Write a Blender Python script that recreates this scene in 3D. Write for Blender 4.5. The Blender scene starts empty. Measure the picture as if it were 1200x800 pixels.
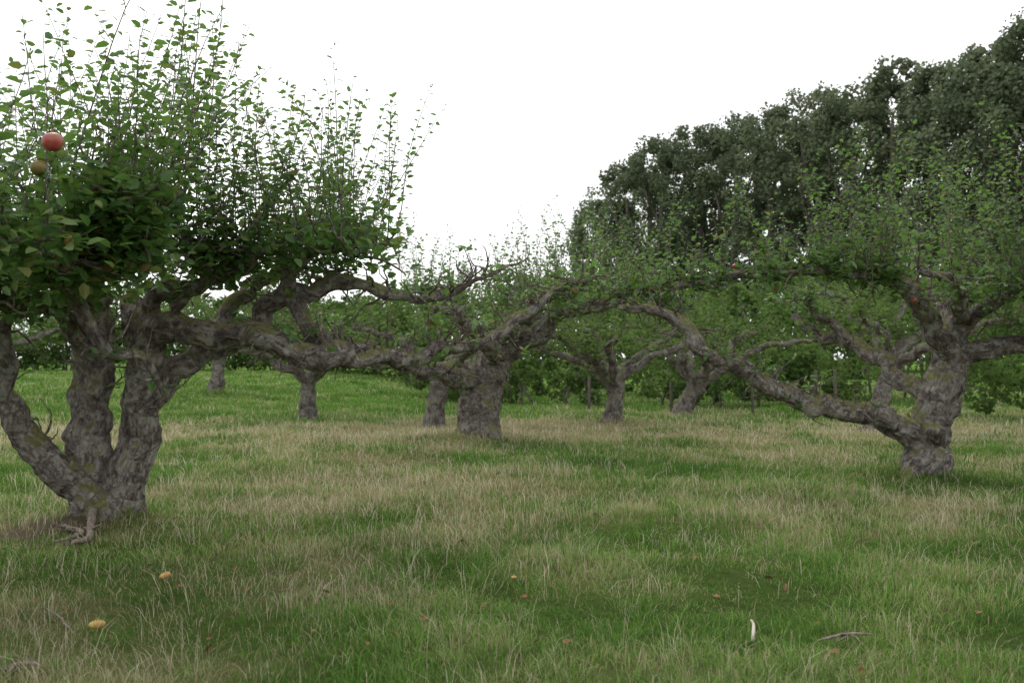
import bpy, math, random
import numpy as np
from mathutils import Vector, noise, kdtree
SEED=7
rng=np.random.default_rng(SEED); random.seed(SEED)
scene=bpy.context.scene
F=1167.0; EYE=1.4
def P(u,v,d): return np.array([(u-600)/F*d, d, EYE+(420-v)/F*d])
def sstep(a,b,x):
    t=np.clip((x-a)/(b-a),0,1); return t*t*(3-2*t)
def H(x,y):
    x=np.asarray(x,float); y=np.asarray(y,float)
    h=0.03*np.sin(.8*x+.5*y+1)+0.025*np.sin(1.7*x-.9*y)+0.015*np.sin(2.9*y+1.3*x)
    h=h*sstep(2,6,y+0*x)
    left=sstep(2,-8,x)
    h=h+sstep(20,75,y)*(0.2+0.35*left)+sstep(23,38,y)*.45*sstep(-1.0,-6,x)
    h=h+0.10*np.exp(-((x+3.5)**2+(y-8.4)**2)/0.6)
    h=h+0.10*np.exp(-((x-4.9)**2+(y-11.8)**2)/0.8)+0.10*np.exp(-((x+.6)**2+(y-16.8)**2)/1.2)
    return h
GX0,GX1,GY0,GY1,GS=-34.,34.,2.,50.,.1
def field(s,o,st=1):
    step=max(GS,min(.5,.22/s)); gx=np.arange(GX0,GX1+step,step); gy=np.arange(GY0,GY1+step,step)
    A=np.array([[noise.noise(Vector((x*s+o,y*s-o,o*1.7))) for x in gx] for y in gy])
    def f(x,y):
        x=np.asarray(x,float);y=np.asarray(y,float)
        fx=np.clip((x-GX0)/step,0,len(gx)-1.001); fy=np.clip((y-GY0)/step,0,len(gy)-1.001)
        i=fx.astype(int);j=fy.astype(int);a=fx-i;b=fy-j
        return A[j,i]*(1-a)*(1-b)+A[j,i+1]*a*(1-b)+A[j+1,i]*(1-a)*b+A[j+1,i+1]*a*b
    return f
f1=field(.35,3.1);f2=field(1.2,9.2);f3=field(.9,5.5);f4=field(2.2,1.5);f5=field(.8,22.);f6=field(.22,31.)
def dryness(x,y):
    x=np.asarray(x,float);y=np.asarray(y,float)
    v=0.19+0.40*f1(x,y)+0.42*f2(x,y)+.38*f4(x,y)
    v=v+0.40*np.exp(-((x+1.2)/2.8)**2-((y-9.8)/2.4)**2)
    v=v+0.60*np.exp(-(x/30)**2-((y-19.0)/3.4)**2)
    v=v-0.35*np.exp(-((x-2.5)/1.8)**2-((y-6)/1.4)**2)
    v=v-0.75*np.exp(-((x+8.5)/6)**2-((y-31)/8)**2)
    v=v-0.30*np.exp(-((x+2.6)/1.0)**2-((y-7.4)/.9)**2)
    v=v-.3*sstep(24,30,y)
    return np.clip(v,0,1)

class MB:
    def __init__(s): s.v=[];s.q=[];s.t=[];s.a={};s.n=0
    def add(s,v,q=None,t=None,**at):
        v=np.asarray(v,float).reshape(-1,3)
        if q is not None and len(q): s.q.append(np.asarray(q,int).reshape(-1,4)+s.n)
        if t is not None and len(t): s.t.append(np.asarray(t,int).reshape(-1,3)+s.n)
        s.v.append(v)
        for k,val in at.items(): s.a.setdefault(k,[]).append(np.asarray(val,float))
        s.n+=len(v)
    def mesh(s,name,off=(0,0,0),smooth=False):
        me=bpy.data.meshes.new(name)
        if s.n==0: return me
        v=np.concatenate(s.v)-np.asarray(off)
        q=np.concatenate(s.q) if s.q else np.zeros((0,4),int)
        t=np.concatenate(s.t) if s.t else np.zeros((0,3),int)
        me.vertices.add(len(v)); me.vertices.foreach_set('co',v.astype(np.float32).ravel())
        L=np.concatenate([q.ravel(),t.ravel()]); me.loops.add(len(L))
        me.loops.foreach_set('vertex_index',L.astype(np.int32))
        st=np.concatenate([np.arange(len(q))*4, len(q)*4+np.arange(len(t))*3])
        me.polygons.add(len(st)); me.polygons.foreach_set('loop_start',st.astype(np.int32))
        try: me.polygons.foreach_set('loop_total',np.concatenate([np.full(len(q),4),np.full(len(t),3)]).astype(np.int32))
        except Exception: pass
        me.polygons.foreach_set('use_smooth',np.full(len(st),smooth))
        me.update(calc_edges=True)
        for k,l in s.a.items():
            a=np.concatenate(l)
            if a.ndim==2:
                at=me.attributes.new(k,'FLOAT_VECTOR','POINT'); at.data.foreach_set('vector',a.astype(np.float32).ravel())
            else:
                at=me.attributes.new(k,'FLOAT','POINT'); at.data.foreach_set('value',a.astype(np.float32))
        return me
def link(me,name,mat=None,parent=None,loc=None):
    o=bpy.data.objects.new(name,me); scene.collection.objects.link(o)
    if mat and me: me.materials.append(mat)
    if parent: o.parent=parent
    if loc is not None: o.location=loc
    return o
def norm(a): return a/np.maximum(np.linalg.norm(a,axis=-1,keepdims=True),1e-9)

def spline(pts,step):
    pts=np.asarray(pts,float)
    p=np.vstack([2*pts[0]-pts[1],pts,2*pts[-1]-pts[-2]])
    out=[]
    for i in range(1,len(p)-2):
        n=max(2,int(np.linalg.norm(p[i+1,:3]-p[i,:3])/step))
        t=(np.arange(n)/n)[:,None]
        a,b,c,d=p[i-1],p[i],p[i+1],p[i+2]
        out.append(.5*((2*b)+(-a+c)*t+(2*a-5*b+4*c-d)*t*t+(-a+3*b-3*c+d)*t**3))
    out.append(pts[-1:]); o=np.concatenate(out)
    o[:,3]=np.maximum(o[:,3],pts[:,3].min()*.8)
    return o
def frames(path):
    t=norm(np.gradient(path,axis=0)); n=len(t)
    U=np.zeros((n,3)); r=np.array([0,0,1.]) if abs(t[0,2])<.8 else np.array([1.,0,0])
    u=np.cross(r,t[0]); u/=np.linalg.norm(u); U[0]=u
    for i in range(1,n):
        u=u-t[i]*np.dot(u,t[i]); u/=max(np.linalg.norm(u),1e-9); U[i]=u
    return t,U,np.cross(t,U)
def tube(mb,path,rad,sides,attr=True,phase=0.0,cap=True):
    n=len(path); t,U,V=frames(path)
    a=np.arange(sides)/sides*2*math.pi
    ca,sa=np.cos(a),np.sin(a)
    off=(U[:,None]*ca[None,:,None]+V[:,None]*sa[None,:,None])*rad[:,None,None]
    v=(path[:,None]+off).reshape(-1,3)
    i=np.arange(n-1)[:,None]*sides; j=np.arange(sides)[None]; k=(j+1)%sides
    q=np.stack([i+j,i+k,i+sides+k,i+sides+j],-1).reshape(-1,4)
    tr=None
    if cap:
        v=np.vstack([v,path[:1],path[-1:]])
        c0=n*sides;c1=c0+1; jj=np.arange(sides);kk=(jj+1)%sides
        tr=np.vstack([np.stack([kk,jj,np.full(sides,c0)],1),np.stack([(n-1)*sides+jj,(n-1)*sides+kk,np.full(sides,c1)],1)])
    if attr:
        s=np.concatenate([[0],np.cumsum(np.linalg.norm(np.diff(path,axis=0),axis=1))])+phase
        bk=np.stack([np.broadcast_to(ca*1.,(n,sides))*rad[:,None],np.broadcast_to(sa,(n,sides))*rad[:,None],np.broadcast_to(s[:,None],(n,sides))],-1).reshape(-1,3)
        if cap: bk=np.vstack([bk,[[0,0,s[0]]],[[0,0,s[-1]]]])
        mb.add(v,q,tr,bark=bk)
    else: mb.add(v,q,tr)

def newmat(name):
    m=bpy.data.materials.new(name); m.use_nodes=True; nt=m.node_tree; nt.nodes.clear()
    return m,nt,nt.nodes,nt.links
def ramp(N,stops):
    r=N.new('ShaderNodeValToRGB'); e=r.color_ramp.elements
    while len(e)>1: e.remove(e[-1])
    e[0].position=stops[0][0]; e[0].color=(*stops[0][1],1)
    for p,c in stops[1:]:
        x=e.new(p); x.color=(*c,1)
    return r
def leafmat(name,stops,trans=.35,tcol=(.19,.34,.055),rough=.5,spec=.35,hero=False):
    m,nt,N,L=newmat(name)
    a=N.new('ShaderNodeAttribute'); a.attribute_name='rnd'
    r=ramp(N,stops); L.new(a.outputs['Fac'],r.inputs[0])
    if hero:
        b=N.new('ShaderNodeBsdfPrincipled'); b.inputs['Roughness'].default_value=rough; b.inputs['Specular IOR Level'].default_value=spec
        L.new(r.outputs[0],b.inputs['Base Color'])
    else:
        b=N.new('ShaderNodeBsdfDiffuse'); L.new(r.outputs[0],b.inputs[0])
    t=N.new('ShaderNodeBsdfTranslucent')
    mm=N.new('ShaderNodeMix'); mm.data_type='RGBA'; mm.inputs[0].default_value=.6
    L.new(r.outputs[0],mm.inputs[6]); mm.inputs[7].default_value=(*tcol,1); L.new(mm.outputs[2],t.inputs[0])
    x=N.new('ShaderNodeMixShader'); x.inputs[0].default_value=trans
    L.new(b.outputs[0],x.inputs[1]); L.new(t.outputs[0],x.inputs[2])
    o=N.new('ShaderNodeOutputMaterial'); L.new(x.outputs[0],o.inputs[0]); return m
M_leaf=leafmat('apple_leaf',[(0,(.04,.10,.03)),(.45,(.075,.155,.045)),(.8,(.125,.215,.065)),(.92,(.19,.25,.085)),(.975,(.20,.16,.06)),(1,(.14,.07,.035))],trans=.43,hero=True)
M_leafbg=leafmat('orchard_leaf_far',[(0,(.06,.10,.04)),(.5,(.10,.15,.06)),(1,(.16,.195,.085))],trans=.38)  # lighter, duller greens: slight distance haze painted into the leaf colour
M_beech=leafmat('beech_leaf',[(0,(.095,.12,.07)),(.45,(.14,.17,.105)),(.8,(.20,.23,.14)),(1,(.26,.25,.16))],trans=.3,tcol=(.20,.25,.14))  # pale greyed greens stand in for aerial haze, no volume used
M_hedge=leafmat('hedge_leaf',[(0,(.045,.075,.028)),(.5,(.075,.12,.042)),(.9,(.13,.17,.065)),(1,(.18,.16,.08))],trans=.33)

def barkmat(name,dark,mid,light,moss=.5,bump=.6,lich=.5):
    m,nt,N,L=newmat(name)
    a=N.new('ShaderNodeAttribute'); a.attribute_name='bark'
    mp=N.new('ShaderNodeMapping'); mp.inputs['Scale'].default_value=(1,1,.5); L.new(a.outputs['Vector'],mp.inputs[0])
    n1=N.new('ShaderNodeTexNoise'); n1.inputs['Scale'].default_value=26; n1.inputs['Detail'].default_value=8; n1.inputs['Roughness'].default_value=.74
    L.new(mp.outputs[0],n1.inputs[0])
    n2=N.new('ShaderNodeTexNoise'); n2.inputs['Scale'].default_value=4.5; n2.inputs['Detail'].default_value=6; L.new(a.outputs['Vector'],n2.inputs[0])
    wa=N.new('ShaderNodeVectorMath'); wa.operation='MULTIPLY_ADD'; wa.inputs[1].default_value=(.07,.07,.07); L.new(n1.outputs['Color'],wa.inputs[0]); L.new(mp.outputs[0],wa.inputs[2])
    vo=N.new('ShaderNodeTexVoronoi'); vo.feature='DISTANCE_TO_EDGE'; vo.inputs['Scale'].default_value=30; L.new(wa.outputs[0],vo.inputs[0])
    r=ramp(N,[(.32,dark),(.47,mid),(.66,light)]); L.new(n1.outputs[0],r.inputs[0])
    cr=ramp(N,[(0,(.4,.4,.4)),(.09,(1,1,1))]); L.new(vo.outputs['Distance'],cr.inputs[0])
    mu=N.new('ShaderNodeMix'); mu.data_type='RGBA'; mu.blend_type='MULTIPLY'; mu.inputs[0].default_value=.6
    L.new(r.outputs[0],mu.inputs[6]); L.new(cr.outputs[0],mu.inputs[7])
    br=ramp(N,[(.35,(.6,.57,.55)),(.62,(1.25,1.24,1.22))]); L.new(n2.outputs[0],br.inputs[0])
    mb_=N.new('ShaderNodeMix'); mb_.data_type='RGBA'; mb_.blend_type='MULTIPLY'; mb_.inputs[0].default_value=1; L.new(mu.outputs[2],mb_.inputs[6]); L.new(br.outputs[0],mb_.inputs[7])
    n3=N.new('ShaderNodeTexNoise'); n3.inputs['Scale'].default_value=9; n3.inputs['Detail'].default_value=8; n3.inputs['Roughness'].default_value=.7; L.new(a.outputs['Vector'],n3.inputs[0])
    lr=ramp(N,[(.51,(0,0,0)),(.58,(1,1,1))]); L.new(n3.outputs[0],lr.inputs[0])
    li=N.new('ShaderNodeMix'); li.data_type='RGBA'; li.inputs[7].default_value=(.38,.38,.33,1)
    lf=N.new('ShaderNodeMath'); lf.operation='MULTIPLY'; lf.inputs[1].default_value=lich; L.new(lr.outputs[0],lf.inputs[0]); L.new(lf.outputs[0],li.inputs[0])
    L.new(mb_.outputs[2],li.inputs[6])
    g=N.new('ShaderNodeNewGeometry'); sx=N.new('ShaderNodeSeparateXYZ'); L.new(g.outputs['Normal'],sx.inputs[0])
    ma=N.new('ShaderNodeMath'); ma.operation='MULTIPLY_ADD'; ma.inputs[1].default_value=.20; L.new(sx.outputs[2],ma.inputs[0]); L.new(n2.outputs[0],ma.inputs[2])
    mr=ramp(N,[(.59,(0,0,0)),(.67,(1,1,1))]); L.new(ma.outputs[0],mr.inputs[0])
    mf=N.new('ShaderNodeMath'); mf.operation='MULTIPLY'; mf.inputs[1].default_value=moss; L.new(mr.outputs[0],mf.inputs[0])
    mo=N.new('ShaderNodeMix'); mo.data_type='RGBA'; mo.inputs[7].default_value=(.15,.155,.04,1)
    L.new(mf.outputs[0],mo.inputs[0]); L.new(li.outputs[2],mo.inputs[6])
    b=N.new('ShaderNodeBsdfDiffuse'); b.inputs['Roughness'].default_value=.5
    L.new(mo.outputs[2],b.inputs['Color'])
    hs=N.new('ShaderNodeMath'); hs.operation='MULTIPLY_ADD'; hs.inputs[1].default_value=.4; L.new(cr.outputs[0],hs.inputs[0]); L.new(n1.outputs[0],hs.inputs[2])
    bu=N.new('ShaderNodeBump'); bu.inputs['Strength'].default_value=bump; bu.inputs['Distance'].default_value=.025
    L.new(hs.outputs[0],bu.inputs['Height']); L.new(bu.outputs[0],b.inputs['Normal'])
    o=N.new('ShaderNodeOutputMaterial'); L.new(b.outputs[0],o.inputs[0]); return m
M_bark=barkmat('apple_bark',(.055,.047,.042),(.185,.16,.148),(.40,.365,.345),.75,.85,.6)
M_barkbg=barkmat('apple_bark_far',(.07,.06,.055),(.18,.16,.15),(.34,.31,.29),.4,.8,.4)
M_twig=barkmat('twig_bark',(.06,.045,.038),(.13,.105,.09),(.26,.23,.21),.15,.2,.4)

def simplemat(name,col,col2=None,scale=8,rough=.7,spec=.3):
    m,nt,N,L=newmat(name)
    n=N.new('ShaderNodeTexNoise'); n.inputs['Scale'].default_value=scale; n.inputs['Detail'].default_value=5
    tc=N.new('ShaderNodeTexCoord'); L.new(tc.outputs['Object'],n.inputs[0])
    r=ramp(N,[(.35,col),(.65,col2 or col)]); L.new(n.outputs[0],r.inputs[0])
    b=N.new('ShaderNodeBsdfPrincipled'); b.inputs['Roughness'].default_value=rough; b.inputs['Specular IOR Level'].default_value=spec
    L.new(r.outputs[0],b.inputs['Base Color'])
    bu=N.new('ShaderNodeBump'); bu.inputs['Strength'].default_value=.3; bu.inputs['Distance'].default_value=.01
    L.new(n.outputs[0],bu.inputs['Height']); L.new(bu.outputs[0],b.inputs['Normal'])
    o=N.new('ShaderNodeOutputMaterial'); L.new(b.outputs[0],o.inputs[0]); return m
M_appr=simplemat('apple_red',(.34,.04,.045),(.30,.12,.06),22,.35,.5)
M_appg=simplemat('apple_green',(.12,.17,.03),(.20,.13,.04),14,.4,.5)
M_appy=simplemat('apple_rotten',(.50,.36,.10),(.30,.17,.06),25,.6,.3)
M_post=simplemat('weathered_post',(.10,.085,.07),(.16,.145,.125),20,.9,.1)
M_dead=simplemat('dead_wood',(.13,.10,.08),(.27,.23,.19),30,.9,.1)
M_dleaf=simplemat('dead_leaf',(.12,.065,.035),(.22,.12,.06),40,.8,.1)

def leaf_geo(mb,pos,d,up,size,rnd,wid=.30):
    d=norm(d); side=norm(np.cross(d,up)); n=np.cross(side,d)
    s=size[:,None]
    def pt(a,b,c): return pos+(d*a+side*b+n*c)*s
    v=np.stack([pt(0,0,0),pt(.28,wid,.07),pt(.70,wid*.78,.02),pt(1,0,-.14),pt(.70,-wid*.78,.02),pt(.28,-wid,.07),pt(.5,0,-.03)],1).reshape(-1,3)
    k=np.arange(len(pos))[:,None]*7
    q=np.concatenate([k+np.array([[0,6,2,1]]),k+np.array([[0,5,4,6]])])
    t=np.concatenate([k+np.array([[6,3,2]]),k+np.array([[6,4,3]])])
    mb.add(v,q,t,rnd=np.repeat(rnd,7))
def card_geo(mb,pos,d,up,size,rnd):
    d=norm(d); side=norm(np.cross(d,up)); n=np.cross(side,d); s=size[:,None]
    v=np.stack([pos-d*s*.5,pos+side*s*.38+n*s*.1,pos+d*s*.5-n*s*.08,pos-side*s*.38+n*s*.1],1).reshape(-1,3)
    k=np.arange(len(pos))[:,None]*4
    mb.add(v,k+np.array([[0,1,2,3]]),rnd=np.repeat(rnd,4))

class Tree:
    def __init__(s,base,seed,leaf=.075,detail=1.0,hero=True):
        s.base=np.array(base,float); s.big=MB(); s.small=MB(); s.skel=[]; s.lp=[];s.ld=[];s.ls=[];s.lr=[]
        s.r=np.random.default_rng(seed); s.leaf=leaf; s.hero=hero; s.det=detail; s.ph=0
    def limb(s,pts,gn=.35,step=None,rs=.99):
        r=s.r; step=step or (.05 if s.hero else .12)
        p=spline(pts,step); n=len(p); p[:,3]*=rs
        t,U,V=frames(p[:,:3]); o=r.uniform(0,50,3)
        L=np.concatenate([[0],np.cumsum(np.linalg.norm(np.diff(p[:,:3],axis=0),axis=1))])
        w=np.array([[noise.noise(Vector((l*2.2,o[0],0)))+.45*noise.noise(Vector((l*6,o[0],7))),noise.noise(Vector((l*2.2,o[1],5)))+.45*noise.noise(Vector((l*6,o[1],2))),noise.noise(Vector((l*5,o[2],9)))] for l in L])
        amp=(gn*np.minimum(p[:,3],.09)*1.1+.014)*np.minimum(1,L/.3)
        p[:,:3]+=U*(w[:,:1]*amp[:,None])*2+V*(w[:,1:2]*amp[:,None])*2
        p[:,3]*=.98+np.where(p[:,3]>.1,.12,.28)*w[:,2]
        t,U,V=frames(p[:,:3])
        thr=.024 if s.hero else .035
        k=np.argmax(p[:,3]<thr) if (p[:,3]<thr).any() else n
        s.ph+=7.3
        if k>3:
            tube(s.big,p[:k,:3],p[:k,3],12,attr=False)
            for i in range(k): s.skel.append((p[i,:3],t[i],U[i],V[i],L[i]+s.ph,p[i,3]))
        else: k=0
        if k<n-2:
            k0=max(0,k-2); tube(s.small,p[k0:,:3],p[k0:,3],8,phase=s.ph+L[k0])
        return p
    def knobs(s,path,n,f0=.1,f1=.9):
        r=s.r; m=len(path)
        for k in range(n):
            i=int(m*r.uniform(f0,f1)); rr=path[i,3]
            if rr<.03 or rr>.12: continue
            rr=min(rr,.09)
            d=r.normal(0,1,3); d/=np.linalg.norm(d); d[2]=abs(d[2])*.6; c=path[i,:3]; l=rr*r.uniform(1.0,1.9)
            s.limb([(*c,rr*.6),(*(c+d*l*.5),rr*.55),(*(c+d*l),rr*.32)],.1,step=.03)
    def twig(s,p0,d,length,r0,r1,up=.0,wig=.12,n=6,sides=4):
        r=s.r; d=d/np.linalg.norm(d); pts=[p0]; c=np.array(p0,float)
        for i in range(n-1):
            d=d+np.array([0,0,up])/n+r.normal(0,wig,3); d/=np.linalg.norm(d)
            c=c+d*length/(n-1); pts.append(c.copy())
        pts=np.array(pts); s.ph+=1.7
        tube(s.small,pts,np.linspace(r0,r1,n),sides,cap=False,phase=s.ph)
        return pts
    def leafadd(s,pos,d,size):
        s.lp.append(pos); s.ld.append(d); s.ls.append(size)
    def leaves_on(s,pts,f0=.1,sp=.045,up=.35,scale=1.0,den=1.0):
        r=s.r; seg=np.linalg.norm(np.diff(pts,axis=0),axis=1); T=seg.sum()
        n=max(2,int(T*(1-f0)/sp*den))
        f=f0+(1-f0)*(np.arange(n)+r.uniform(0,.6,n))/n; f=np.clip(f,0,1)
        cum=np.concatenate([[0],np.cumsum(seg)])/T
        pos=np.stack([np.interp(f,cum,pts[:,i]) for i in range(3)],1)
        ang=np.arange(n)*2.4+r.uniform(0,6)+r.normal(0,.4,n)
        d=np.stack([np.cos(ang),np.sin(ang),up+r.normal(0,.35,n)],1)
        sz=s.leaf*scale*r.uniform(.6,1.25,n)*(1-.3*f)
        s.leafadd(pos+norm(d)*.012,d,sz)
    def rosette(s,c,n,spread,scale=1.0):
        r=s.r
        pos=c+r.normal(0,spread,(n,3))*np.array([1,1,.7])
        d=r.normal(0,1,(n,3)); d[:,2]=r.normal(.1,.45,n)
        s.leafadd(pos,d,s.leaf*scale*r.uniform(.7,1.35,n))
    def canopy(s,path,f0,f1,nlat,lat=(.3,.9),shoots=(1,4),sh=(.4,1.3),ros=14,spread=.09,lean=(0,0),den=1.0,yb=1.0,flat=.7):
        r=s.r; n=len(path)
        for k in range(int(nlat)):
            i=min(n-1,int(n*(f0+(f1-f0)*r.random())))
            p0=path[i,:3]; az=r.uniform(0,2*math.pi)
            ll=r.uniform(*lat)
            d=np.array([math.cos(az),math.sin(az)*yb,r.uniform(-.15,flat)])
            lp=s.twig(p0,d,ll,min(.017,path[i,3]*.7),.006,up=.10,wig=.22,n=7,sides=5)
            for j in range(2,7):
                if r.random()<.8: s.rosette(lp[j],int(ros*r.uniform(.4,1.3)),spread)
            for _ in range(r.integers(shoots[0],shoots[1]+1)):
                j=r.integers(1,7); sl=r.uniform(*sh)*(1.0 if r.random()<.7 else .5)
                dd=np.array([r.normal(lean[0],.28),r.normal(lean[1],.28),1.0])
                tp=s.twig(lp[j],dd,sl,.0060,.0020,up=.25,wig=.07,n=7,sides=3 if not s.hero else 4)
                s.leaves_on(tp,.05,.040,den=den)
                if sl>.6:
                    for _b in range(r.integers(0,3)):
                        q=tp[r.integers(2,5)]; bp=s.twig(q,np.array([r.normal(0,.7),r.normal(0,.7),.8]),sl*r.uniform(.2,.45),.003,.0015,up=.3,n=4,sides=3)
                        s.leaves_on(bp,.1,.04,den=den)
    def spurs(s,path,n,f0=.1,f1=1,ln=(.06,.3),leafp=.25):
        r=s.r; m=len(path)
        for k in range(int(n)):
            i=min(m-1,int(m*r.uniform(f0,f1))); rr=path[i,3]
            d=r.normal(0,1,3); d[2]=abs(d[2])*1.0+.1 if r.random()<.75 else -abs(d[2])*.5
            d/=np.linalg.norm(d); p0=path[i,:3]+d*rr*.7; l=r.uniform(*ln)
            tp=s.twig(p0,d,l,min(.013,.004+l*.03),.003,up=.1,wig=.35,n=6,sides=5)
            if r.random()<.6 and l>.12:
                t2=s.twig(tp[3],r.normal(0,1,3),l*.5,.005,.002,wig=.3,n=4,sides=4)
                if r.random()<leafp: s.rosette(t2[-1],4,.03)
            if r.random()<leafp: s.rosette(tp[-1],5,.03)
    def finish(s,name='apple_tree',voxel=.02,bark=None,leafm=None,disp=1.0):
        e=bpy.data.objects.new(name,None); scene.collection.objects.link(e); e.location=s.base; e.empty_display_size=.5
        me=s.big.mesh('tmp'); o=bpy.data.objects.new('tmp',me); scene.collection.objects.link(o)
        md=o.modifiers.new('r','REMESH'); md.mode='VOXEL'; md.voxel_size=voxel
        sm=o.modifiers.new('s','SMOOTH'); sm.factor=.5; sm.iterations=2
        dg=bpy.context.evaluated_depsgraph_get(); ev=o.evaluated_get(dg); m2=bpy.data.meshes.new_from_object(ev)
        bpy.data.objects.remove(o)
        nv=len(m2.vertices); co=np.zeros(nv*3,np.float32); m2.vertices.foreach_get('co',co); co=co.reshape(-1,3).astype(float)
        no=np.zeros(nv*3,np.float32); m2.vertices.foreach_get('normal',no); no=no.reshape(-1,3)
        kd=kdtree.KDTree(len(s.skel))
        for i,a in enumerate(s.skel): kd.insert(a[0],i)
        kd.balance()
        idx=np.array([kd.find(c)[1] for c in co])
        SP=np.array([a[0] for a in s.skel]);ST=np.array([a[1] for a in s.skel]);SU=np.array([a[2] for a in s.skel]);SV=np.array([a[3] for a in s.skel])
        SL=np.array([a[4] for a in s.skel]);SR=np.array([a[5] for a in s.skel])
        rel=co-SP[idx]
        bk=np.stack([(rel*SU[idx]).sum(1),(rel*SV[idx]).sum(1),SL[idx]+(rel*ST[idx]).sum(1)],1)
        R=np.clip(SR[idx],.03,.16)
        dv=np.empty(nv)
        for i in range(nv):
            b=bk[i]; c=co[i]
            a=noise.noise(Vector((b[0]*18,b[1]*18,b[2]*7.0)))
            g=noise.noise(Vector(c*5.5))
            f=noise.noise(Vector(c*15))
            dv[i]=a*.12+g*.22+f*.12
        co+=no*(dv*R)[:,None]
        m2.vertices.foreach_set('co',(co-s.base).astype(np.float32).ravel())
        at=m2.attributes.new('bark','FLOAT_VECTOR','POINT'); at.data.foreach_set('vector',bk.astype(np.float32).ravel())
        m2.polygons.foreach_set('use_smooth',np.ones(len(m2.polygons),bool)); m2.update()
        m2.materials.clear(); link(m2,'trunk_and_limbs',bark or M_bark,e)
        link(s.small.mesh('twigs',s.base,True),'twigs',M_twig,e)
        if s.lp:
            pos=np.concatenate(s.lp);d=np.concatenate(s.ld);sz=np.concatenate(s.ls); n=len(pos)
            up=np.tile([0,0,1.],(n,1))+s.r.normal(0,.45,(n,3))
            lb=MB(); d[:,2]-=.1
            leaf_geo(lb,pos,d,up,sz,s.r.random(n))
            link(lb.mesh('leaves',s.base),'leaves',leafm or M_leaf,e)
        s.e=e; return e
def W(*a):
    return [np.append(P(u,v,d),w/2/F*d) for u,v,d,w in a]

def apple(parent,c,r,mat,base,name='apple',stem=True):
    mb=MB(); prof=[]
    n=14
    for i in range(n+1):
        a=math.pi*i/n
        rr=math.sin(a)*(1+.10*math.cos(a)); z=math.cos(a)*.92-.22*math.exp(-(math.sin(a)/.3)**2)*(1 if a<1.5 else -.6)
        prof.append((rr,z))
    S=20; v=[];q=[]
    for rr,z in prof:
        for j in range(S):
            t=2*math.pi*j/S; v.append((rr*math.cos(t)*r,rr*math.sin(t)*r,z*r))
    for i in range(n):
        for j in range(S): k=(j+1)%S; q.append((i*S+j,(i+1)*S+j,(i+1)*S+k,i*S+k))
    mb.add(v,q)
    if stem:
        tube(mb,np.array([[0,0,r*.5],[0.002,0,r*.9],[.006,0,r*1.35]]),np.array([.002,.002,.0025]),5,attr=False)
    o=link(mb.mesh(name,smooth=True),name,mat,parent)
    o.location=np.array(c)-np.array(base); o.rotation_euler=(random.uniform(-.3,.3),random.uniform(-.3,.3),0)
    return o

# ================= LEFT TREE
b=P(122,618,8.4); b[2]=H(b[0],b[1])
T=Tree(b,11)
S1=T.limb(W((112,660,8.4,104),(116,630,8.4,80),(114,600,8.4,64),(110,555,8.4,54),(104,510,8.4,48),(104,450,8.4,46),(110,400,8.35,44),(112,370,8.3,36),(100,345,8.1,28)),.2)
S2=T.limb(W((138,655,8.45,84),(134,625,8.4,68),(138,590,8.4,56),(149,555,8.4,50),(158,510,8.4,45),(167,460,8.4,44),(172,410,8.4,42),(165,375,8.4,36),(150,345,8.5,26)),.2)
T.limb(W((120,600,8.3,44),(135,635,8.0,36),(142,655,7.75,20),(138,672,7.6,10)),.3)
T.limb(W((110,600,8.4,40),(90,622,8.3,34),(66,640,8.2,16)),.3)
T.limb(W((140,590,8.5,40),(165,612,8.5,28),(180,632,8.5,10)),.3)
Fm=T.limb(W((110,600,8.4,44),(86,552,8.3,42),(45,515,8.1,36),(0,465,7.8,32),(-40,420,7.6,28),(-80,370,7.4,22),(-130,330,7.2,14)),.35)
F2=T.limb(W((0,468,7.8,26),(8,430,7.7,22),(8,390,7.6,20),(20,350,7.4,16),(40,320,7.0,12),(60,290,6.8,8)),.4)
A=T.limb(W((170,440,8.4,44),(182,392,8.3,38),(230,385,8.15,33),(290,398,8,31),(350,408,7.9,31),(395,408,7.9,31),(430,420,8.1,22),(500,414,8.5,17),(570,398,9,14),(640,352,9.5,10),(695,322,10,5)),.5)
B=T.limb(W((165,480,8.4,34),(200,440,8.5,29),(250,405,8.6,28),(300,385,8.6,26),(330,350,8.6,26),(365,336,8.7,21),(410,332,8.7,19),(450,336,8.8,16),(490,350,8.9,12),(540,338,9,7),(595,308,9.1,3)),.5)
B2=T.limb(W((338,345,8.6,24),(358,375,8.5,24),(385,402,8.4,24),(425,416,8.3,20),(470,430,8.5,13),(520,438,8.9,8)),.5)
C=T.limb(W((110,410,8.3,28),(85,375,8.0,25),(50,360,7.5,22),(0,350,7,19),(-60,345,6.5,16)),.5)
C2=T.limb(W((50,352,7.3,14),(75,342,6.9,15),(98,368,6.9,17),(128,408,7,15),(165,415,7.3,12),(188,445,7.4,8),(200,470,7.5,5)),.4)
C3=T.limb(W((110,385,8.2,28),(105,345,7.4,26),(85,325,6.4,20),(50,300,5.6,15),(10,280,5.2,10),(-40,270,5,7)),.4)
C4=T.limb(W((95,330,6.8,20),(130,290,6.2,17),(150,250,5.8,12),(140,215,5.6,8)),.5)
D=T.limb(W((165,385,8.4,26),(195,345,8.2,22),(240,320,8.0,18),(218,285,7.8,17),(188,250,7.5,14),(150,225,7.2,9)),.4)
E=T.limb(W((250,405,8.6,22),(275,355,8.8,20),(310,325,9,18),(350,300,9.1,15),(400,285,9.2,11),(445,290,9.2,6)),.5)
E2=T.limb(W((330,350,8.6,20),(350,312,8.4,15),(380,290,8.2,11),(425,300,8,6)),.5)
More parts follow.
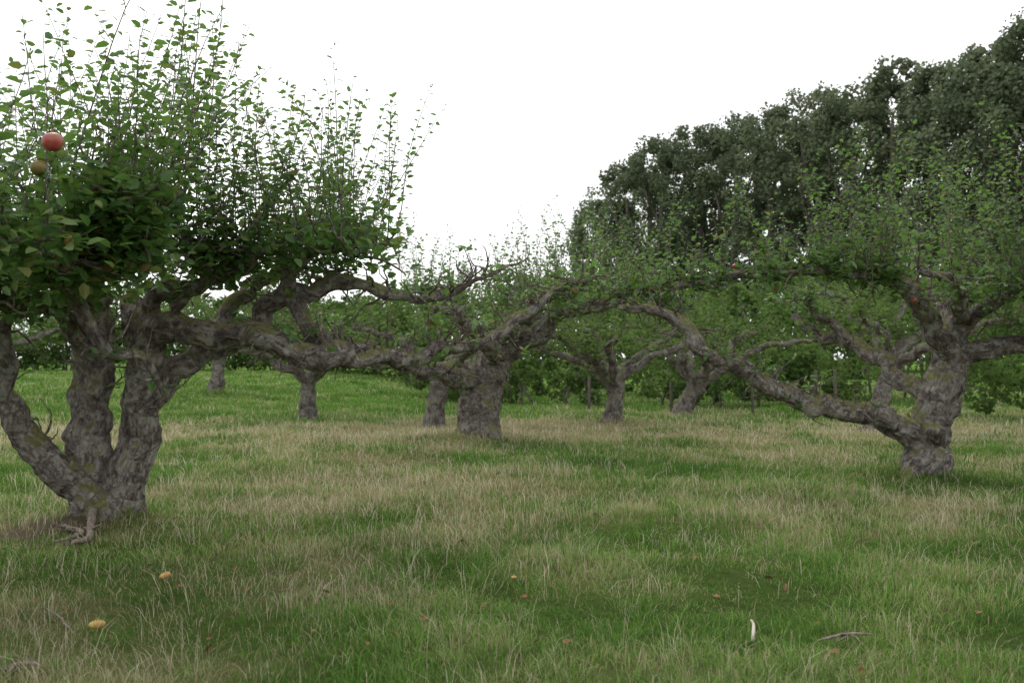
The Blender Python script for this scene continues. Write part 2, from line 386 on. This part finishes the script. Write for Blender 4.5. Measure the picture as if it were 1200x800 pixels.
E3=T.limb(W((200,360,8.2,18),(250,330,8.2,15),(300,300,8.0,12),(330,290,7.7,7)),.5)
for pth,n in ((A,9),(B,8),(B2,4),(Fm,3),(F2,2)): T.knobs(pth,n)
T.leaf=.084
T.canopy(C3,.45,1,32,(.2,.65),(1,2),(.4,1.2),17,.10,(.15,0))
T.canopy(C4,.3,1,26,(.15,.5),(1,3),(.5,1.4),15,.10,(.25,0))
T.leaf=.08
T.canopy(C,.5,1,20,(.3,.8),(1,2),(.6,1.7),13,.11)
T.canopy(Fm,.7,1,14,(.3,.8),(1,2),(.5,1.4),12,.11)
T.canopy(F2,.6,1,14,(.3,.7),(1,3),(.7,1.8),12,.11,(.1,0))
T.canopy(D,.35,1,32,(.2,.7),(1,3),(.7,1.8),12,.11,(.25,0))
T.canopy(E,.45,1,27,(.25,.75),(1,3),(.6,1.55),11,.11,(.10,0))
T.canopy(E2,.4,1,15,(.2,.6),(1,3),(.5,1.5),11,.11,(.08,0))
T.canopy(E3,.3,1,16,(.2,.6),(1,3),(.5,1.5),10,.10)
T.canopy(A,.82,1,6,(.15,.4),(0,2),(.2,.5),8,.07)
for pth,n in ((A,90),(B,90),(B2,30),(C,18),(C2,18),(C3,12),(D,20),(E,20),(S1,10),(S2,10),(F2,16),(Fm,16)): T.spurs(pth,n,.25,1,(.05,.42),.2)
left_e=T.finish(voxel=.016); lb_=T.base
apple(left_e,P(60,166,4.9),.052,M_appr,lb_)
for (u,v,d,rr,m) in ((44,196,5.2,.045,M_appg),(50,184,5.4,.04,M_appg),(82,283,5.25,.036,M_appg),(305,142,8.6,.03,M_appr)):
    apple(left_e,P(u,v,d),rr,m,lb_)

# ================= RIGHT TREE
b=P(1087,560,11.8); b[2]=H(b[0],b[1]); T=Tree(b,23)
R1=T.limb(W((1085,590,11.8,80),(1085,556,11.8,60),(1088,515,11.8,54),(1100,470,11.8,48),(1112,425,11.8,43),(1118,390,11.8,34),(1122,350,11.9,24),(1125,315,12,16)),.15)
T.limb(W((1085,530,11.7,36),(1066,556,11.5,24),(1050,572,11.3,8)),.3); T.limb(W((1090,530,11.8,36),(1106,556,11.6,22),(1118,572,11.5,8)),.3)
T.limb(W((1098,515,11.7,26),(1096,503,11.48,19),(1097,499,11.44,15)),.05)
R2=T.limb(W((1088,530,11.8,36),(1060,500,11.6,32),(1020,490,11.3,26),(975,483,11,25),(920,462,10.7,23),(870,436,10.5,22),(835,418,10.4,21),(815,400,10.4,18),(790,378,10.4,17),(760,362,10.5,11),(725,358,10.7,7)),.5)
R2b=T.limb(W((822,412,10.4,17),(812,385,10.6,14),(790,362,10.8,11),(765,350,11.0,7)),.35)
R3=T.limb(W((1100,475,11.8,28),(1070,450,12.2,23),(1035,420,12.6,21),(1000,405,13,18),(960,392,13.4,14),(930,375,13.8,9)),.5)
R3b=T.limb(W((1000,405,13,14),(970,375,13,11),(945,350,13,8)),.4)
R4=T.limb(W((1112,425,11.8,30),(1095,385,11.5,26),(1075,355,11.2,22),(1050,332,11,17),(1020,322,10.8,13),(960,318,10.6,12),(880,322,10.6,11),(820,328,10.8,10),(760,340,11,8),(700,355,11.3,5)),.4)
R5=T.limb(W((1110,430,11.8,32),(1150,412,11.6,25),(1200,405,11.4,20),(1260,395,11.2,15),(1320,370,11,8)),.35)
R5b=T.limb(W((1200,405,11.4,17),(1230,370,11.2,14),(1260,335,11,10)),.4)
R6=T.limb(W((1118,400,11.8,22),(1150,362,11.4,19),(1178,345,11,16),(1215,330,10.6,11),(1270,320,10.2,8)),.4)
R7=T.limb(W((1120,390,11.9,20),(1100,345,13,17),(1060,322,14,13),(1010,320,14.8,9),(950,325,15.2,5)),.4)
R8=T.limb(W((1120,380,11.8,18),(1125,345,10.6,14),(1110,325,9.9,10),(1080,315,9.5,6)),.4)
for pth,n in ((R2,9),(R3,4),(R4,3)): T.knobs(pth,n,.25,.9)
T.canopy(R4,.28,.97,54,(.12,.5),(1,2),(.25,1.2),10,.08,(.05,0),flat=.4)
T.canopy(R4,.25,.55,12,(.15,.4),(1,2),(.8,1.8),8,.08,(.08,0),flat=.3)
T.canopy(R5,.5,1,12,(.3,.7),(1,2),(.6,1.6),8,.09,flat=.3)
T.canopy(R5b,.3,1,12,(.3,.7),(1,3),(.8,2.0),8,.09,flat=.3)
T.canopy(R6,.4,1,22,(.2,.6),(1,3),(.6,2.1),8,.09,flat=.3)
T.canopy(R7,.35,1,16,(.2,.7),(1,2),(.4,1.6),8,.09,flat=.3)
T.canopy(R8,.4,1,10,(.2,.5),(1,2),(.5,1.5),8,.09,flat=.3)
T.canopy(R1,.85,1,12,(.2,.6),(1,3),(.7,1.9),8,.09,flat=.3)
T.canopy(R3b,.6,1,8,(.2,.6),(1,3),(.3,.8),10,.09)
T.canopy(R2b,.7,1,7,(.2,.5),(1,3),(.2,.6),9,.08)
for pth,n in ((R2,76),(R3,38),(R4,44),(R5,16),(R6,16),(R7,12),(R2b,14),(R3b,8),(R1,8)): T.spurs(pth,n,.2,1,(.06,.48),.25)
re=T.finish(voxel=.018)
for (u,v,d,m) in ((862,312,10.7,M_appr),(1072,352,11.0,M_appr),(1140,300,10.8,M_appg),(910,338,10.6,M_appg)): apple(re,P(u,v,d),.032,m,T.base)

# ================= MIDDLE TREE
b=P(560,519,16.8); b[2]=H(b[0],b[1]); T=Tree(b,37,leaf=.08)
M1=T.limb(W((560,545,16.8,84),(560,512,16.8,58),(562,478,16.8,50),(570,440,16.8,48),(585,410,16.8,43),(598,385,16.8,32),(605,350,17,20),(610,320,17,12)),.15)
T.limb(W((560,495,16.7,30),(542,516,16.5,16),(532,526,16.3,6)),.2);T.limb(W((565,495,16.7,30),(580,514,16.5,16),(588,526,16.3,6)),.2)
M2=T.limb(W((565,475,16.8,30),(548,450,16.6,27),(520,436,16,24),(470,428,15,20),(425,415,14,17),(385,400,13.5,14),(350,370,13,11),(330,350,12.8,8)),.5)
M3=T.limb(W((585,415,16.8,30),(630,388,16.6,24),(665,368,16.3,19),(700,355,16,16),(745,345,15.5,11),(800,330,15,7)),.5)
M4=T.limb(W((575,430,17,22),(545,380,17.5,16),(520,350,18,12),(490,335,18.5,8)),.4)
M5=T.limb(W((595,395,16.8,20),(640,350,17.5,14),(680,325,18,9),(720,318,18.3,6)),.4)
M6=T.limb(W((580,420,16.6,24),(560,395,15.5,19),(540,372,14.5,14),(510,360,13.8,9)),.4)
M7=T.limb(W((590,400,16.7,20),(620,362,15.6,16),(650,345,14.8,11),(690,340,14.2,6)),.4)
for pth,n in ((M2,6),(M3,4)): T.knobs(pth,n,.25)
for c,a0,k in ((M1,.75,20),(M3,.35,19),(M4,.4,23),(M5,.35,20),(M6,.45,9),(M7,.4,17)):
    T.canopy(c,a0,1,k,(.3,.9),(1,3),(.4,1.5),10,.11,den=.9,flat=.4)
T.canopy(M2,.75,1,5,(.2,.5),(0,2),(.2,.5),8,.08)
for pth,n in ((M2,44),(M3,24),(M6,14),(M4,10)): T.spurs(pth,n,.2,1,(.08,.45),.3)
T.finish(voxel=.024)

def orchard_tree(u,v,d,h=1.2,wpx=24,lean=(0,0),reach=2.6,seed=1,nl=6,top=2.0,sh=(.3,1.1),base=None,den=.6,nlat=10,leafy=True):
    b=P(u,v,d) if base is None else np.array([base[0],base[1],0.])
    b[2]=H(b[0],b[1]); T=Tree(b,seed,leaf=.10,hero=False); r=T.r
    r0=wpx/2/F*b[1]*.93; x,y,z=b; fx=x+lean[0]*h; fy=y+lean[1]*h
    tr=T.limb([(x,y,z-.2,r0*1.5),(x,y,z+.1,r0*1.1),(x+lean[0]*h*.4,y,z+h*.5,r0*.85),(fx,fy,z+h,r0*.82)],.3)
    a0=r.uniform(0,6)
    for k in range(nl):
        a=a0+k*2*math.pi/nl+r.normal(0,.25); R=reach*r.uniform(.7,1.15); tz=z+top*r.uniform(.85,1.15)
        dx,dy=math.cos(a)*R,math.sin(a)*R
        p=T.limb([(fx-lean[0]*.2,fy,z+h*.85,r0*.55),(fx+dx*.2,fy+dy*.2,z+h+(tz-z-h)*.35,r0*.45),(fx+dx*.5+r.normal(0,.15),fy+dy*.5,z+h+(tz-z-h)*.75+r.normal(0,.12),r0*.32),(fx+dx*.8,fy+dy*.8+r.normal(0,.2),tz,r0*.2),(fx+dx,fy+dy,tz+r.uniform(-.2,.2),.012)],.6)
        if leafy: T.canopy(p,.35,1,nlat,(.3,.9),(1,3),sh,9,.13,den=den)
        T.spurs(p,8,.2,1,(.1,.4),.3)
    T.finish(voxel=.035,bark=M_barkbg,leafm=M_leafbg)
orchard_tree(508,500,20.5,1.0,30,(.15,0),2.2,101,5,1.9,nlat=7)
orchard_tree(360,492,22.7,.95,24,(.05,0),2.8,102,7,1.95,nlat=8)
orchard_tree(253,472,31,1.2,20,(.1,0),2.6,103,6,2.2,nlat=8)
orchard_tree(715,501,21,.9,26,(.1,0),2.4,104,6,1.75,nlat=8)
orchard_tree(1022,498,19,1.3,28,(.35,0),2.6,105,6,2.4,nlat=8)
orchard_tree(800,492,25,.8,26,(.5,0),2.8,106,6,2.1,nlat=8)
orchard_tree(0,0,0,1.0,22,(0,0),2.8,107,6,2.1,base=(-16,30),nlat=8)

def blobs(mb,cs,rs,n,size,r,flat=.8,tone=None):
    for c,R in zip(cs,rs):
        k=int(n); dirs=norm(r.normal(0,1,(k,3))); dirs[:,2]*=flat
        rad=R*(.5+.6*r.random(k)**.8); pos=c+dirs*rad[:,None]
        d=r.normal(0,1,(k,3)); up=dirs+r.normal(0,.4,(k,3))+np.array([0,0,.7])
        bt=r.random() if tone is None else np.clip(tone+r.normal(0,.18),0,1)
        card_geo(mb,pos,d,up,size*r.uniform(.6,1.4,k),np.clip(r.random(k)*.5+bt*.5,0,1))
r=np.random.default_rng(5); mb=MB(); tb=MB()
line=[(1420,62,27),(1340,67,27),(1272,71,27.5),(1218,75,27.2),(1160,80,27.6),(1108,85,27.2),(1052,91,28.8),(1000,96,28.6),(952,101,29.6),(905,105,28.4),(860,110,28.2),(817,114,28.8),(775,118,28.6),(738,122,26.5),(710,127,22.5)]
line2=[(1360,80,29),(1300,84,29),(1240,88,29),(1190,92,29),(1140,96,29),(1090,100,29),(1045,104,30),(1005,108,30),(965,112,30),(925,116,30),(885,120,30),(845,124,30),(800,128,30),(762,132,28)]
for (u,d,h) in line+line2:
    x=(u-600)/F*d; cr=(3.7 if h>25 else 3.2)*d/95*1.0+.6; h*=r.uniform(.97,1.03); tone=r.random()
    z0=H(x,d)
    tp=np.array([[x,d,z0],[x+r.normal(0,.3),d,z0+h*.4],[x+r.normal(0,.6),d,z0+h*.8]]); tube(tb,tp,np.array([.5,.38,.15]),8)
    for k in range(6):
        a=r.uniform(0,6.28); zz=r.uniform(.2,.6)*h
        tube(tb,np.array([[x,d,z0+zz],[x+math.cos(a)*1.6,d+math.sin(a)*1.6,z0+zz+3],[x+math.cos(a)*2.8,d+math.sin(a)*2.8,z0+zz+7]]),np.array([.2,.14,.05]),6)
    cs=[];rs=[]
    for k in range(125 if (u,d,h/1) and d<128 and (u,d) in [(q[0],q[1]) for q in line] else 70):
        f=r.random()**.75; z=z0+3+f*(h-4.2); g=(.75+.25*math.sin(min(1,f*1.2)*math.pi*.6))*math.sqrt(max(.03,1-max(0,(f-.6)/.42)**2.4))
        a=r.uniform(0,6.28); rr=cr*g*r.uniform(.7,1.0); cs.append(np.array([x+math.cos(a)*rr,d+math.sin(a)*rr,z])); rs.append(r.uniform(.7,1.35))
    blobs(mb,cs,rs,95,.38,r,.9,tone)
e=bpy.data.objects.new('distant_tree_row',None); scene.collection.objects.link(e)
link(mb.mesh('foliage'),'foliage',M_beech,e); link(tb.mesh('trunks',smooth=True),'trunks',M_barkbg,e)
def hedge(name,pts,seed,hgt,wid,dens,size,n,mat):
    r=np.random.default_rng(seed); mb=MB(); tw=MB(); p=np.array(pts,float)
    L=np.concatenate([[0],np.cumsum(np.linalg.norm(np.diff(p,axis=0),axis=1))]); T_=L[-1]; cs=[];rs=[]
    for k in range(int(T_*dens)):
        s=r.uniform(0,T_); x=np.interp(s,L,p[:,0])+r.normal(0,wid*.4); y=np.interp(s,L,p[:,1])+r.normal(0,wid*.4)
        hh=hgt*(.65+.55*(noise.noise(Vector((s*.16,seed,0)))+.3)+.25*noise.noise(Vector((s*.7,seed,3)))); z=float(H(x,y))+.2+r.random()**.8*hh
        R=r.uniform(.35,.8)*min(1.4,hgt/3.2); cs.append(np.array([x,y,z]));rs.append(R)
    blobs(mb,cs,rs,n,size,r,.85)
    for k in range(int(T_*1.2)):
        s=r.uniform(0,T_); x=np.interp(s,L,p[:,0])+r.normal(0,wid*.3); y=np.interp(s,L,p[:,1]); z=float(H(x,y))
        tube(tw,np.array([[x,y,z-.1],[x+r.normal(0,.2),y,z+hgt*.35],[x+r.normal(0,.5),y,z+hgt*.8]]),np.array([.05,.035,.015]),5)
    e=bpy.data.objects.new(name,None); scene.collection.objects.link(e)
    link(mb.mesh('foliage'),'foliage',mat,e); link(tw.mesh('stems',smooth=True),'stems',M_barkbg,e)
hedge('hedgerow',[(-3,38),(4,35),(10,33),(16,31),(24,28),(32,25)],3,4.2,2.2,12,.15,100,M_hedge)
hedge('hedgerow',[(-52,42),(-36,47),(-18,52),(-8,50),(-4,40)],4,3.6,2.4,12,.19,90,M_hedge)
hedge('hedgerow',[(-90,70),(-30,78),(0,66),(20,62),(45,55),(70,50)],6,6.0,4,5,.36,90,M_hedge)
hedge('bramble_thicket',[(9.5,22.5),(12,23),(14,21),(18,19)],8,1.9,1.4,9,.12,90,M_hedge)
hedge('bramble_thicket',[(-3.2,33),(-1.5,30),(1,29),(3.5,29.5),(6,28),(10,27.5)],12,1.4,1.3,11,.12,80,M_hedge)

# ================= GROUND
def axis(lo,hi,fine0,fine1,fs,g=1.18):
    a=list(np.arange(fine0,fine1,fs)); s=fs; x=fine1
    while x<hi: a.append(x); s*=g; x+=s
    a.append(hi); s=fs; x=fine0-fs
    while x>lo: a.insert(0,x); s*=g; x-=s
    a.insert(0,lo); return np.array(a)
gx=axis(-600,600,-14,14,.25); gy=axis(-300,900,2,38,.25)
X,Y=np.meshgrid(gx,gy); Z=H(X,Y)
mb=MB(); nx=len(gx); ny=len(gy); i,j=np.meshgrid(np.arange(nx-1),np.arange(ny-1)); k=(j*nx+i).ravel()
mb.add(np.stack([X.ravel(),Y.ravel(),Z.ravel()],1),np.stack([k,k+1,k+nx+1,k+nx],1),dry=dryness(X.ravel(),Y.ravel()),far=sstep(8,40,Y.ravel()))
m,nt,N,L=newmat('meadow_soil')
a=N.new('ShaderNodeAttribute'); a.attribute_name='dry'
fa=N.new('ShaderNodeAttribute'); fa.attribute_name='far'
g=N.new('ShaderNodeNewGeometry')
n1=N.new('ShaderNodeTexNoise'); n1.inputs['Scale'].default_value=11; n1.inputs['Detail'].default_value=9; n1.inputs['Roughness'].default_value=.75; L.new(g.outputs['Position'],n1.inputs[0])
ad=N.new('ShaderNodeMath'); ad.operation='MULTIPLY_ADD'; ad.inputs[1].default_value=.8; L.new(n1.outputs[0],ad.inputs[0]); L.new(a.outputs['Fac'],ad.inputs[2])
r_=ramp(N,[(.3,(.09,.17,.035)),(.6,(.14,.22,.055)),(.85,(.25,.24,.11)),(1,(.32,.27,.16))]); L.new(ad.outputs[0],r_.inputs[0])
rn=ramp(N,[(.3,(.045,.075,.02)),(.55,(.09,.12,.035)),(.8,(.17,.16,.075))]); L.new(ad.outputs[0],rn.inputs[0])  # near ramp darkened, painting in the shadow between grass blades
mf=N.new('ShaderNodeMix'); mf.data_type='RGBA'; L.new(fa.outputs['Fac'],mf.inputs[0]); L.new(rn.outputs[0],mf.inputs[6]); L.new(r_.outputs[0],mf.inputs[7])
vm=N.new('ShaderNodeVectorMath'); vm.operation='DISTANCE'; vm.inputs[1].default_value=(-3.65,7.9,0.05); L.new(g.outputs['Position'],vm.inputs[0])
sb=N.new('ShaderNodeMath'); sb.operation='MULTIPLY_ADD'; sb.inputs[1].default_value=-.5; L.new(n1.outputs[0],sb.inputs[0]); L.new(vm.outputs['Value'],sb.inputs[2])
er=ramp(N,[(.08,(1,1,1)),(.28,(0,0,0))]); L.new(sb.outputs[0],er.inputs[0])
mx=N.new('ShaderNodeMix'); mx.data_type='RGBA'; L.new(er.outputs[0],mx.inputs[0]); L.new(mf.outputs[2],mx.inputs[6]); mx.inputs[7].default_value=(.14,.11,.08,1)
b_=N.new('ShaderNodeBsdfDiffuse')
L.new(mx.outputs[2],b_.inputs['Color'])
bu=N.new('ShaderNodeBump'); bu.inputs['Strength'].default_value=1; bu.inputs['Distance'].default_value=.06; L.new(n1.outputs[0],bu.inputs['Height']); L.new(bu.outputs[0],b_.inputs['Normal'])
o_=N.new('ShaderNodeOutputMaterial'); L.new(b_.outputs[0],o_.inputs[0])
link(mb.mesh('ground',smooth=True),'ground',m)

# ================= GRASS
m,nt,N,L=newmat('grass_blade')
a=N.new('ShaderNodeAttribute'); a.attribute_name='col'
b_=N.new('ShaderNodeBsdfDiffuse'); L.new(a.outputs['Color'],b_.inputs['Color'])
t_=N.new('ShaderNodeBsdfTranslucent'); L.new(a.outputs['Color'],t_.inputs[0])
x_=N.new('ShaderNodeMixShader'); x_.inputs[0].default_value=.4; L.new(b_.outputs[0],x_.inputs[1]); L.new(t_.outputs[0],x_.inputs[2])
o_=N.new('ShaderNodeOutputMaterial'); L.new(x_.outputs[0],o_.inputs[0]); M_grass=m
r=np.random.default_rng(9); gm=MB()
def sample_y(n,p,y0,y1):
    u=r.random(n); q=p+1
    return (y0**q+u*(y1**q-y0**q))**(1/q)
def blades(x,y,dx,dy,h,w,lean,col,tipc):
    n=len(x)
    z=H(x,y)-.012; B=np.stack([x,y,z],1); az=np.arctan2(dy,dx)+r.normal(0,.5,n)
    dv=np.stack([np.cos(az),np.sin(az),0*az],1); a2=az+math.pi/2+r.uniform(-1,1,n); sd=np.stack([np.cos(a2),np.sin(a2),0*a2],1)
    Hh=h[:,None]; l=lean[:,None]; ww=w[:,None]; up=np.array([[0,0,1.]])
    m1=B+up*Hh*.6+dv*Hh*l*.4; tip=B+up*Hh*(1-.15*l)+dv*Hh*l*1.2
    v=np.stack([B-sd*ww*.5,B+sd*ww*.5,m1-sd*ww*.42,m1+sd*ww*.42,tip],1).reshape(-1,3)
    k=np.arange(n)[:,None]*5
    c=np.stack([col*.7,col*.7,col,col,tipc],1).reshape(-1,3)  # shading painted per blade: darker root as shadow, brighter tip
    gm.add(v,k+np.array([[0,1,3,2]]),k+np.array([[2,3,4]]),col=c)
g0=np.array([.08,.175,.034]);g1=np.array([.165,.295,.062]);g2=np.array([.30,.37,.13]); s0=np.array([.32,.27,.15]);s1=np.array([.50,.43,.27]);s2=np.array([.74,.67,.51])
def mixc(a,b,t): return a*(1-t[:,None])+b*t[:,None]
def barem(x,y): return ((x+3.75)/.45)**2+((y-7.95)/.3)**2<1
nt_=38000; K=15
cy=sample_y(nt_,-.85,3.2,48); cx=r.uniform(-1,1,nt_)*(.58*cy+1.6)
cyk=np.repeat(cy,K); cxk=np.repeat(cx,K); sc=np.clip(cyk/4.2,.9,9)
ox=r.normal(0,1,nt_*K);oy=r.normal(0,1,nt_*K); sg=.036*sc**.9
x=cxk+ox*sg; y=cyk+oy*sg
ok=~(barem(x,y)&(r.random(len(x))<.8)); x,y,ox,oy,sc,cyk=[q[ok] for q in (x,y,ox,oy,sc,cyk)]
tr=np.repeat(r.random(nt_),K)[ok]; tc_=np.repeat(r.normal(0,1,nt_),K)[ok]
d=dryness(x,y); hf=np.clip(1+.9*f3(x,y)+.8*f4(x,y),.55,1.9)
h=(.025+.045*r.random(len(x)))*hf*(1+.22*(sc-1)*.5)*(.6+.8*tr)
w=.0036*sc*r.uniform(.6,1.3,len(x))
gt=np.clip(r.normal(.42,.22,len(x))+.7*f2(x,y)+.6*f5(x,y)+.20*tc_,0,1)
green=mixc(mixc(np.tile(g0,(len(x),1)),np.tile(g1,(len(x),1)),np.clip(gt*2,0,1)),np.tile(g2,(len(x),1)),np.clip(gt*2-1,0,1))
straw=mixc(np.tile(s0,(len(x),1)),np.tile(s1,(len(x),1)),r.random(len(x)))
isd=(r.random(len(x))<np.clip(.08+d*.85+.08*tc_,0,.88)).astype(float)*r.uniform(.5,1,len(x))
c=mixc(green,straw,isd)
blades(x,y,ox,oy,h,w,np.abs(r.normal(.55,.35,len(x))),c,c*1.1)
nt_=5600;K=34
cy=sample_y(nt_,-.6,3.2,34); cx=r.uniform(-1,1,nt_)*(.58*cy+1.6)
keep=(f5(cx,cy)+.25*r.normal(0,1,nt_)>.12)&(dryness(cx,cy)<.55); cy=cy[keep];cx=cx[keep];nt_=len(cx)
cyk=np.repeat(cy,K); cxk=np.repeat(cx,K); sc=np.clip(cyk/4.2,.9,8); ox=r.normal(0,1,nt_*K);oy=r.normal(0,1,nt_*K); sg=.05*sc**.7
x=cxk+ox*sg;y=cyk+oy*sg; n=len(x); tr=np.repeat(r.random(nt_),K)
gt=r.random(n); c=mixc(np.tile(g0*.85,(n,1)),np.tile(g1,(n,1)),gt)
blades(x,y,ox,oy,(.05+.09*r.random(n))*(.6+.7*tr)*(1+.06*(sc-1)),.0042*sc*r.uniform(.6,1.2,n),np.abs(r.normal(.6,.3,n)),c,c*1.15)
nt_=19000;K=9
cy=sample_y(nt_,-.45,3.2,40); cx=r.uniform(-1,1,nt_)*(.58*cy+1.6); dd=dryness(cx,cy)
keep=r.random(nt_)<np.clip(.13+dd*1.1,0,1); cy=cy[keep];cx=cx[keep];nt_=len(cx)
cyk=np.repeat(cy,K); cxk=np.repeat(cx,K); sc=np.clip(cyk/4.2,.9,9); ox=r.normal(0,1,nt_*K);oy=r.normal(0,1,nt_*K); sg=.06*sc**.7
x=cxk+ox*sg;y=cyk+oy*sg; n=len(x); tr=np.repeat(r.random(nt_),K)
c=mixc(np.tile(s0,(n,1)),np.tile(s2,(n,1)),r.random(n))
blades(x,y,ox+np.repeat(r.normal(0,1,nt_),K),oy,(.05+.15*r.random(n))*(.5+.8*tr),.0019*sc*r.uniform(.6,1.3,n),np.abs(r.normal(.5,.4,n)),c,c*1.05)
link(gm.mesh('meadow_grass'),'meadow_grass',M_grass)

# ================= SMALL THINGS
def stick(name,ps,rs,mat=M_dead,br=0):
    mb=MB(); p=np.array([(x,y,float(H(x,y))+z) for x,y,z in ps]); off=p[0].copy()
    sp=spline(np.column_stack([p,rs]),.05); sp[:,:3]+=rng.normal(0,.003,(len(sp),3)); tube(mb,sp[:,:3],sp[:,3],8)
    for k in range(br):
        q=sp[rng.integers(1,len(sp)-1)]; d=rng.normal(0,1,3); d[2]=abs(d[2])*.4; tube(mb,np.array([q[:3],q[:3]+d*.05,q[:3]+d*.1+rng.normal(0,.01,3)]),np.array([q[3]*.6,q[3]*.4,.001]),5)
    return link(mb.mesh(name,off,True),name,mat,loc=off)
def G(u,v):
    d=F*EYE/(v-420); return (u-600)/F*d,d
def gs(u,v,z): x,y=G(u,v); return (x,y,z)
stick('fallen_branch',[gs(957,750,.06),gs(985,747,.08),gs(1018,743,.07)],[.007,.009,.005],br=3)
stick('fallen_branch',[gs(880,750,.05),gs(882,741,.08),gs(879,731,.08)],[.009,.009,.006],simplemat('pale_wood',(.33,.29,.23),(.48,.44,.36)))
stick('fallen_branch',[gs(8,790,.03),gs(30,786,.05),gs(56,788,.04)],[.012,.012,.007],br=3)
stick('fallen_branch',[gs(90,750,.04),gs(72,735,.06),gs(52,722,.04)],[.004,.005,.003],br=2)
stick('dead_root',[(-3.42,8.15,.06),(-3.25,7.7,.04),(-3.12,7.35,.04),(-3.15,7.05,.05)],[.035,.028,.024,.010],br=6)
stick('dead_root',[(-3.5,7.8,.03),(-3.25,7.55,.04),(-3.3,7.2,.04)],[.022,.018,.008],br=4)
for (u,v,rr,m) in ((116,740,.036,M_appy),(195,686,.03,M_appy),(602,680,.016,M_appy)):
    x,y=G(u,v); o=apple(None,(x,y,float(H(x,y))+.045),rr,m,(0,0,0),'fallen_apple'); o.scale=(1.15,1,.7)
mb=MB(); k=0
for (u,v) in [(250,765),(262,768),(245,760),(905,682),(588,735),(770,610),(560,600)]+[(random.uniform(0,1200),random.uniform(560,795)) for _ in range(45)]:
    x,y=G(u,v); leaf_geo(mb,np.array([[x,y,float(H(x,y))+.05]]),rng.normal(0,1,(1,3))*[1,1,.2],np.array([[.1,.2,1.]])+rng.normal(0,.3,(1,3)),np.array([rng.uniform(.04,.07)]),np.array([.5]))
link(mb.mesh('fallen_leaves'),'fallen_leaves',M_dleaf)
e=bpy.data.objects.new('post_and_wire_fence',None); scene.collection.objects.link(e); wx=[]
for i,x in enumerate((2.0,4.1,6.1,7.7,8.2,10.6,13.0,15.2,17.5,20.1,22.4)):
    y=26.0-.10*x+.15*math.sin(i*2.3); z=float(H(x,y)); mb=MB(); hh=.95+.15*math.sin(i*5); ln=.06*math.sin(i*3)
    tube(mb,np.array([[x,y,z-.2],[x+ln*.5,y,z+hh*.5],[x+ln,y,z+hh-.03],[x+ln,y,z+hh]]),np.array([.04,.04,.038,.03]),9)
    link(mb.mesh('post_%d'%i,smooth=True),'post_%d'%i,M_post,e); wx.append((x,y,z))
mb=MB()
for hz in (.3,.6,.8):
    tube(mb,np.array([(x,y-.045,z+hz) for x,y,z in wx]),np.full(len(wx),.003),4)
link(mb.mesh('wires'),'wires',M_post,e)

# ================= LIGHT
w=bpy.data.worlds.new('World'); scene.world=w; w.use_nodes=True; nt=w.node_tree; N=nt.nodes;L=nt.links; N.clear()
sky=N.new('ShaderNodeTexSky'); sky.sky_type='NISHITA'; sky.sun_disc=False; sky.sun_elevation=math.radians(48); sky.sun_rotation=math.radians(-25); sky.dust_density=4
hs=N.new('ShaderNodeHueSaturation'); hs.inputs['Saturation'].default_value=.2; L.new(sky.outputs[0],hs.inputs['Color'])
b1=N.new('ShaderNodeBackground'); b1.inputs[1].default_value=.05; L.new(hs.outputs[0],b1.inputs[0])
tc=N.new('ShaderNodeTexCoord'); no=N.new('ShaderNodeTexNoise'); no.inputs['Scale'].default_value=1.3; no.inputs['Detail'].default_value=4; L.new(tc.outputs['Generated'],no.inputs[0])
rc=ramp(N,[(.2,(.90,.93,.96)),(.8,(1,1,1))]); L.new(no.outputs[0],rc.inputs[0])
b2=N.new('ShaderNodeBackground'); b2.inputs[1].default_value=1.2; L.new(rc.outputs[0],b2.inputs[0])
ad=N.new('ShaderNodeAddShader'); L.new(b1.outputs[0],ad.inputs[0]); L.new(b2.outputs[0],ad.inputs[1]); o=N.new('ShaderNodeOutputWorld'); L.new(ad.outputs[0],o.inputs[0])
sl=bpy.data.lights.new('sun','SUN'); sl.energy=1.5; sl.angle=math.radians(25); sl.color=(1,.97,.92); so=bpy.data.objects.new('sun',sl); scene.collection.objects.link(so)
so.rotation_euler=(math.radians(-42),0,math.radians(25)) 
cd=bpy.data.cameras.new('camera'); cam=bpy.data.objects.new('camera',cd); scene.collection.objects.link(cam); scene.camera=cam
cam.location=(0,0,EYE); cam.rotation_euler=(math.radians(90)+math.atan(20/F),0,0); cd.sensor_width=36; cd.lens=35; cd.clip_end=3000
cd.dof.use_dof=True; cd.dof.focus_distance=8.0; cd.dof.aperture_fstop=3.2
scene.view_settings.view_transform='Standard'; scene.view_settings.look='None'; scene.view_settings.exposure=0
